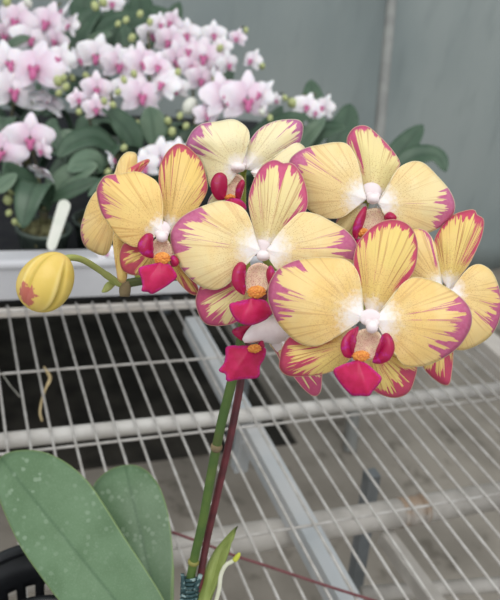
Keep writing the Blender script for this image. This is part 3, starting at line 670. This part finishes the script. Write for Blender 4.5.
lip(fl, [(231, 199), (222, 203), (216, 210), (226, 220), (238, 218), (246, 208), (240, 200)], D - .008, (0, -.2),
    [([(224, 199), (217, 199.5), (212, 192), (211, 183), (215, 175), (221, 173), (226, 177), (227, 185), (226, 193)], .003), ([(239, 201.5), (236, 197), (237, 187), (242, 180), (244.5, 184), (241.5, 192)], .003)],
    [(232, 199), (225, 198), (226, 186), (229, 178), (237, 174), (244, 180), (243, 192), (239, 200)], seed=50)
column(fl, 238, 168, D - .002, 9, 6); callus(fl, 230, 197.5, D - .006, 5.5, 3.2)

# ---- flower at the upper right
D = .412
fl = flower(370, 198, D, P(365, 254, .452))
sheet('sepal', fl, M['s2'], [(372, 200), (362, 190), (355, 172), (350, 155), (347, 142), (349, 134), (356, 127), (367, 126.5), (380, 137), (392, 150), (399.5, 162), (398, 169), (388, 187), (380, 200)], D + .007, (0, -.15), .004, 0, .005, [(4,), (352, 130, 20, 13), (385, 140, 26, 6)], seed=21)
sheet('sepal', fl, M['s2'], [(366, 204), (354, 204), (342, 212), (336, 224), (336, 236), (346, 240), (358, 230), (368, 216)], D + .006, (-.05, .1), .003, 0, .004, [(3,)], seed=22)
sheet('sepal', fl, M['s2'], [(376, 206), (388, 214), (400, 228), (408, 244), (398, 250), (386, 238), (376, 222)], D + .007, (.05, .1), .003, 0, .004, [(5,)], seed=23)
sheet('petal', fl, M['p2'], [(366, 199), (362, 180), (357, 160), (348, 145), (336, 142.5), (320, 145), (308, 147.5), (298, 152), (290, 160), (288, 174), (294, 190), (305, 206), (321, 217), (340, 218), (354, 209)], D, (-.08, -.03), .004, .003, .006, [(293, 156, 24, 18), (285, 172, 14, 10)], seed=24, wave=.0014)
sheet('petal', fl, M['p2'], [(378, 203), (384, 194), (390, 182), (398, 169), (409, 162.5), (418, 161.5), (426, 165), (437, 176), (449, 190), (454.5, 203), (453, 214), (443, 225), (430, 232), (415, 235), (400, 232), (388, 220)], D, (.08, -.02), .004, .003, .006, [(454, 203, 20, 22), (445, 222, 14, 14)], seed=25, wave=.0014)
lip(fl, [(366, 238), (358, 240), (350, 246), (360, 258), (374, 258), (380, 246), (374, 240)], D - .006, (0, -.2),
    [([(356, 239.5), (353, 235), (353.5, 226), (358, 215), (365.5, 206.5), (365, 217), (361.5, 228)], .002), ([(394, 222), (386, 220), (385, 216), (390, 212.5), (396, 217)], .003)],
    [(368, 240), (357, 238), (358, 224), (364, 212), (376, 208), (386, 214), (388, 226), (380, 238)], seed=60)
column(fl, 373, 199, D - .002, 8, 7); callus(fl, 363, 233, D - .004, 6, 5)

# ---- flower at the far right
D = .405
fl = flower(446, 288, D, P(436, 288, .449))
sheet('sepal', fl, M['s1'], [(448, 290), (442, 278), (437, 262), (434, 243), (440, 229), (452, 216), (465, 211), (474, 210), (477, 215), (483.5, 220), (482, 235), (476, 250), (469, 264), (460, 276), (453, 288)], D + .004, (.1, -.15), .003, 0, .005, [(7,), (475, 212, 26, 12), (480, 235, 26, 9)], seed=26)
sheet('petal', fl, M['p1'], [(450, 292), (457, 282), (464, 273), (471, 266.5), (480, 264.5), (490, 270), (496, 280), (500, 294), (501, 310), (497, 325), (489, 337), (475, 346), (460, 350), (448, 344), (444, 325), (446, 306)], D - .003, (.15, 0), .004, .002, .005, [(499, 318, 20, 20), (497, 293, 9, 12)], seed=27, wave=.0012)
sheet('petal', fl, M['p1'], [(443, 290), (439, 270), (435, 247), (428, 233), (417, 229), (405, 236), (399, 255), (404, 275), (420, 290), (434, 296)], D - .001, (-.1, 0), .003, .002, .005, [(425, 230, 10, 8)], seed=28)
sheet('sepal', fl, M['s1'], [(441, 305), (428, 330), (420, 355), (424, 368), (432, 377), (442, 384), (449, 384), (451.5, 372), (453, 355), (452, 330)], D + .004, (0, .1), .002, 0, .003, [(6,), (442, 384, 24, 16)], seed=29)

# ---- hanging flower seen from the side below the centre one
D = .415
fl = flower(276, 332, D, P(268, 296, .452))
o = sheet('sepal', fl, M['s2'], [(282, 342), (283, 360), (294, 377), (305, 390), (314, 396), (320, 392), (321.5, 381), (321, 362), (308, 344)], D - .014, (.05, .1), .002, 0, .003, [(6,), (314, 394, 26, 18)], seed=31)
sheet('petal', fl, M['column'], [(268, 338), (268, 322), (276, 314), (290, 318), (295, 334), (288, 348), (278, 352)], D - .004, (.2, 0), .003, 0, .003, seed=32)
sheet('sepal', fl, M['s2'], [(268, 338), (270, 345), (276, 352), (281, 362), (285, 366), (287, 352), (284, 340)], D - .002, (.1, 0), .002, 0, .002, [(4,)], seed=33)
lip(fl, [(252, 346), (240, 346.5), (227, 347), (226, 356), (224, 364), (219, 371), (226, 374), (227, 381), (236, 379.5), (244, 378.5), (258, 377), (259.5, 366), (264, 358), (265, 348)], D - .012, (.1, -.15),
    [([(247, 333), (243, 340), (237, 337), (232.5, 331), (240, 327), (251, 326)], .004), ([(264, 346), (259, 350), (258, 344), (262, 341)], .0)], None, seed=70)
b = MB(); b.tube(spline([P(243.5, 341, D - .014), P(250, 337, D - .013), P(260, 332, D - .010), P(270, 330, D - .006), P(280, 332, D)], 14), [.0012, .0026, .0036, .0044, .005, .0056, .0062, .0066, .007, .0072, .0074, .0074, .007, .0064], 16); b.build('column', M['column'], fl)
callus(fl, 254.5, 348.5, D - .0155, 7, 4.5)

# ---- half-hidden flower behind the golden one
D = .425
fl = flower(122, 215, D, P(140, 280, .448))
sheet('petal', fl, M['p1'], [(116, 205), (106, 188), (97, 191), (89, 202), (84, 216), (81, 230), (84, 244), (93, 251.5), (105, 255), (111, 246), (114, 230)], D, (-.5, 0), .004, 0, .003, [(81, 236, 24, 5)], seed=34)
sheet('sepal', fl, M['p1'], [(122, 200), (114, 180), (116, 170), (119.5, 160), (125, 153.5), (130, 152), (136, 154), (137, 162), (136, 180), (130, 198)], D + .003, (.1, -.2), .003, 0, .003, seed=35)
sheet('sepal', fl, M['s3'], [(126, 190), (127, 172), (134, 165.5), (147, 159.5), (149, 162), (140, 168), (134, 178)], D + .001, (.1, -.2), .001, 0, .002, [(10,)], seed=36)
sheet('sepal', fl, M['s3'], [(120, 225), (113.5, 236), (114.5, 255), (117, 272), (119, 281), (125, 281.5), (127, 270), (124, 250), (124, 235)], D - .004, (.4, 0), .002, 0, .002, [(2,)], seed=37)

# ---- the big yellow bud and the tiny green one
def bud_mat():
    t = NT('bud_yellow'); bc = t.attr('bc', True); sp = t.n('ShaderNodeSeparateXYZ'); t.l(bc, sp.inputs[0]); o = t.oc()
    c = t.mix(t.ramp(t.noise(o, 90, 3), .35, .65), 'D9BC60', 'E0C36E')
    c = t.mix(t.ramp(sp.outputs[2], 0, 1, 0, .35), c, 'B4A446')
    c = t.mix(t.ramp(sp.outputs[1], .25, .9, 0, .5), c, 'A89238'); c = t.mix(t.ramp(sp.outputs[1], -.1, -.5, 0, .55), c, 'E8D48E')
    c = t.mix(t.ramp(t.math('ADD', sp.outputs[0], t.math('MULTIPLY', t.math('SUBTRACT', t.noise(o, 330, 3), .5), 1.3)), .52, .68, 0, .85), c, 'B2505A')
    return t.col(c, .5, .3, 0, .2)
db = .40; pxm = db / F
A0, A1 = P(60, 256, db), P(27, 303, db); axis = (A1 - A0).normalized(); ln = (A1 - A0).length / 2
sidev = (cR + axis * -cR.dot(axis)).normalized(); frv = axis.cross(sidev)
if frv.dot(cB) < 0: frv = -frv
b = MB(); cen = P(46.5, 281.5, db); v = []; bcs = []; NS, NRr = 96, 36
for i in range(NRr + 1):
    th = PI * i / NRr
    for k in range(NS):
        ph = 2 * PI * k / NS
        x_, y_, z_ = math.sin(th) * math.cos(ph), math.sin(th) * math.sin(ph), math.cos(th)
        seam = 0
        for sa in (math.radians(112), math.radians(38), math.radians(255)):
            dd = (ph - sa - .35 * z_ + PI) % (2 * PI) - PI; seam += math.exp(-(dd / .13) ** 2) - .55 * math.exp(-((dd - .22) / .14) ** 2)
        g = 1 - .12 * seam * math.sin(th); w = 1 + .10 * z_ * -1
        v.append(cen + sidev * x_ * 26.5 * pxm * g * w + frv * y_ * 25 * pxm * g * w + axis * -z_ * (ln + 3.5 * pxm) * (1 - .0 * seam))
        pat = math.exp(-(((ph - math.radians(98) + PI) % (2 * PI) - PI) / .55) ** 2 - ((z_ + .60) / .40) ** 2)
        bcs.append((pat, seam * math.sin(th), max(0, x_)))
fcs = [(i * NS + k, (i + 1) * NS + k, (i + 1) * NS + (k + 1) % NS, i * NS + (k + 1) % NS) for i in range(NRr) for k in range(NS)]
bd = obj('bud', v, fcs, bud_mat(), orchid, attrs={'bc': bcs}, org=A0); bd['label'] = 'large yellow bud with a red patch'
M['stalkg'] = simple('stalk_pale_green', '9BA35A', 'A9AC68', 60, .5)
MB().tube(spline([P(58, 262, .402), P(64, 259, .404), P(72, 257.5, .408), P(83, 260, .416), P(95, 267, .426), P(108, 276, .436), P(118, 283, .443), P(125, 285, .446)], 26), [.0018] * 18 + [.0021] * 8, 12).build('stalk', M['stalkg'], bd)
sb = MB().tube(spline([P(116, 281, .446), P(110, 285, .443), P(105, 290, .441), P(102, 292, .44)], 10), [.0012, .0016, .0019, .0022, .0024, .0024, .0022, .0018, .0013, .0005], 10).build('bud', M['stalkg'], orchid); sb['label'] = 'tiny green bud tip'

# ---- leaves, sheath and aerial root
M['leaf'] = leaf_mat('leaf_green', '587452', '64805F', '3F5C3E', dust=1, rough=.42)
M['leafy'] = simple('young_leaf', '7F8E48', '93A05A', 50, .5); M['root'] = simple('aerial_root', 'C5C6A8', 'D8D8C4', 80, .6); M['roottip'] = simple('root_tip', 'B4BA3A', 'C4C650', 80, .5)
sheet('leaf', orchid, M['leaf'], [(168, 665), (140, 660), (100, 640), (62, 603), (42, 577), (22, 548), (8, 520), (-1, 497), (-6, 478), (-3, 462), (8, 453.5), (24, 450.5), (42, 452), (58, 458), (75, 469), (90, 484), (105, 506), (125, 538), (146, 570), (165, 602), (178, 640)], .565, (-.25, -.45), .003, .0, .006, rib=(5, 462), seed=1, wave=.004, N=110, K=20, solid=.0022, fold=-.10, org_c=(100, 560))
sheet('leaf', orchid, M['leaf'], [(172, 668), (135, 620), (108, 570), (94, 530), (90, 505), (93, 488), (101, 477), (113, 469), (126, 465.5), (138, 466.5), (149, 473), (159, 486), (166.5, 506), (171, 532), (173, 562), (172, 600), (178, 640)], .60, (-.12, -.40), .003, 0, .006, rib=(126, 466), seed=2, wave=.002, N=90, K=18, solid=.0022, fold=-.10, org_c=(140, 560))
sheet('leaf', orchid, M['leafy'], [(196, 640), (198, 605), (203.5, 578), (212, 556), (225, 538), (236.5, 527), (237, 527.5), (228, 541), (219.5, 557), (214.5, 575), (210, 596), (204, 640)], .498, (0, -.1), .002, 0, .001, rib=(237, 528), seed=3, N=60, K=8, solid=.0015, fold=.3)
ro = MB().tube(spline([P(205, 640, .50), P(214, 608, .497), P(219, 590, .495), P(221, 575, .493), P(226, 565, .492), P(233, 561, .492), P(238, 556, .492)], 24), [.0014] * 22 + [.0012, .0008], 12).build('aerial_root', M['root'], orchid)
MB().tube(spline([P(234, 560.5, .4915), P(236, 558.5, .4913), P(238.5, 555, .4912), P(240, 553, .491)], 8), [.0015, .0017, .0017, .0017, .0016, .0014, .0012, .0006], 12).build('root_tip', M['roottip'], ro)

# twisted tie around the two stems
M['tie'] = simple('tie_teal', '2E4A4D', '8FA6A5', 300, .7, lo=.52, hi=.62)
pts = []
for k in range(150):
    a = 2 * PI * k / 9; p0, p1 = P(190.5, 577, .501), P(187.5, 640, .511)
    c = p0.lerp(p1, k / 149); pts.append(c + (cR * math.cos(a) * 1.15 + cB * math.sin(a)) * .0049)
tb_ = MB().tube(pts, .0011, 8)
tb_.tube(spline([P(184, 592, .497), P(183, 582, .495), P(182.5, 574, .494)], 6), .0013, 8); tb_.tube(spline([P(195, 590, .497), P(199, 580, .495), P(200.5, 575, .494)], 6), .0015, 8)
tag(tb_.build('plant_tie', M['tie'], org=pts[75]), 'teal and white twisted tie wound around the base of the orchid stem', 'plant tie')

# ------------------------------------------------------------------ slotted pot at the lower left
rc = P(44, 612, .59); pr = .0675; pz = rc.z
sl = empty('slotted_basket', (rc.x, rc.y, .002)); tag(sl, 'black slotted plastic basket on the mesh at the lower left', 'basket')
wall = MB(); NSl = 96; zs = [.002, .008, .013, pz - .048, pz - .036, pz - .03, pz]
def rad(z): return pr * (.80 + .20 * z / pz)
for side, th in ((1, 0), (0, .0022)):
    pass
v = []; f = []
for z in zs:
    for k in range(NSl):
        a = 2 * PI * k / NSl; v.append((rc.x + rad(z) * math.cos(a), rc.y + rad(z) * math.sin(a), z))
for i in range(len(zs) - 1):
    for k in range(NSl):
        if i in (2, 3) and k % 4 in (0, 1) and i == 3: continue
        if i == 2 and k % 4 in (0, 1): continue
        k2 = (k + 1) % NSl; f.append((i * NSl + k, i * NSl + k2, (i + 1) * NSl + k2, (i + 1) * NSl + k))
obj('slotted_wall', v, f, M['black'], sl, solid=.0024)
MB().lathe((rc.x, rc.y, pz), [(pr - .003, -.004), (pr + .004, -.004), (pr + .005, 0), (pr + .004, .003), (pr - .003, .003), (pr - .004, 0), (pr - .003, -.004)], 64).build('rim', M['black'], sl)
MB().lathe((rc.x, rc.y, .002), [(.001, 0), (rad(.002), 0), (rad(.002), .002), (.001, .002)], 40).build('base', M['black'], sl)
ic = P(42, 640, .592); izt = ic.z; ir = .041
ib = Vector((ic.x, ic.y, .0045))
tag(MB().lathe(ib, [(.001, 0), (ir * .72, 0), (ir * .95, izt - .012), (ir + .003, izt - .011), (ir + .003, izt - .005), (ir - .002, izt - .005), (ir * .68, .003), (.001, .003)], 48).build('plant_pot', M['black'], org=ib), 'small round black pot standing inside the slotted basket', 'pot')

# ------------------------------------------------------------------ bits on the mesh
M['twig'] = simple('twig_red', '6B3A3E', '7B4A4C', 60, .6)
tag(MB().tube(spline([Z(172, 532, .004), Z(205, 544, .005), Z(236, 556, .0045), Z(267, 566, .0045), Z(300, 577, .004), Z(340, 590, .004), Z(385, 604, .004)], 30), .0014, 8).build('twig', M['twig']), 'thin reddish dry stem lying across the mesh behind the flower stems', 'twig')
M['dry'] = simple('dry_root', 'C2AE86', 'A8946C', 60, .8)
tag(MB().tube(spline([Z(44, 367, .003), Z(48, 373, .004), Z(50, 379, .004), Z(46, 388, .002), Z(43, 396, -.003), Z(41, 404, -.010), Z(40, 413, -.016), Z(42, 421, -.02)], 26), [.0012] * 4 + [.0022] * 8 + [.0014] * 14, 8).build('dry_root', M['dry']), 'curled straw-coloured dry root caught in the mesh below the bud', 'dry root')
M['grey'] = simple('grey_fibre', '8C8A82', '777', 60, .8) if False else simple('grey_fibre', '8C8A82', '77756E', 60, .8)
tag(MB().tube(spline([Z(2, 373, .003), Z(9, 384, .002), Z(15, 391, .001), Z(20, 397, .0005)], 12), .0009, 6).build('dry_fibre', M['grey']), 'thin grey fibre lying on the mesh at the left edge', 'fibre')
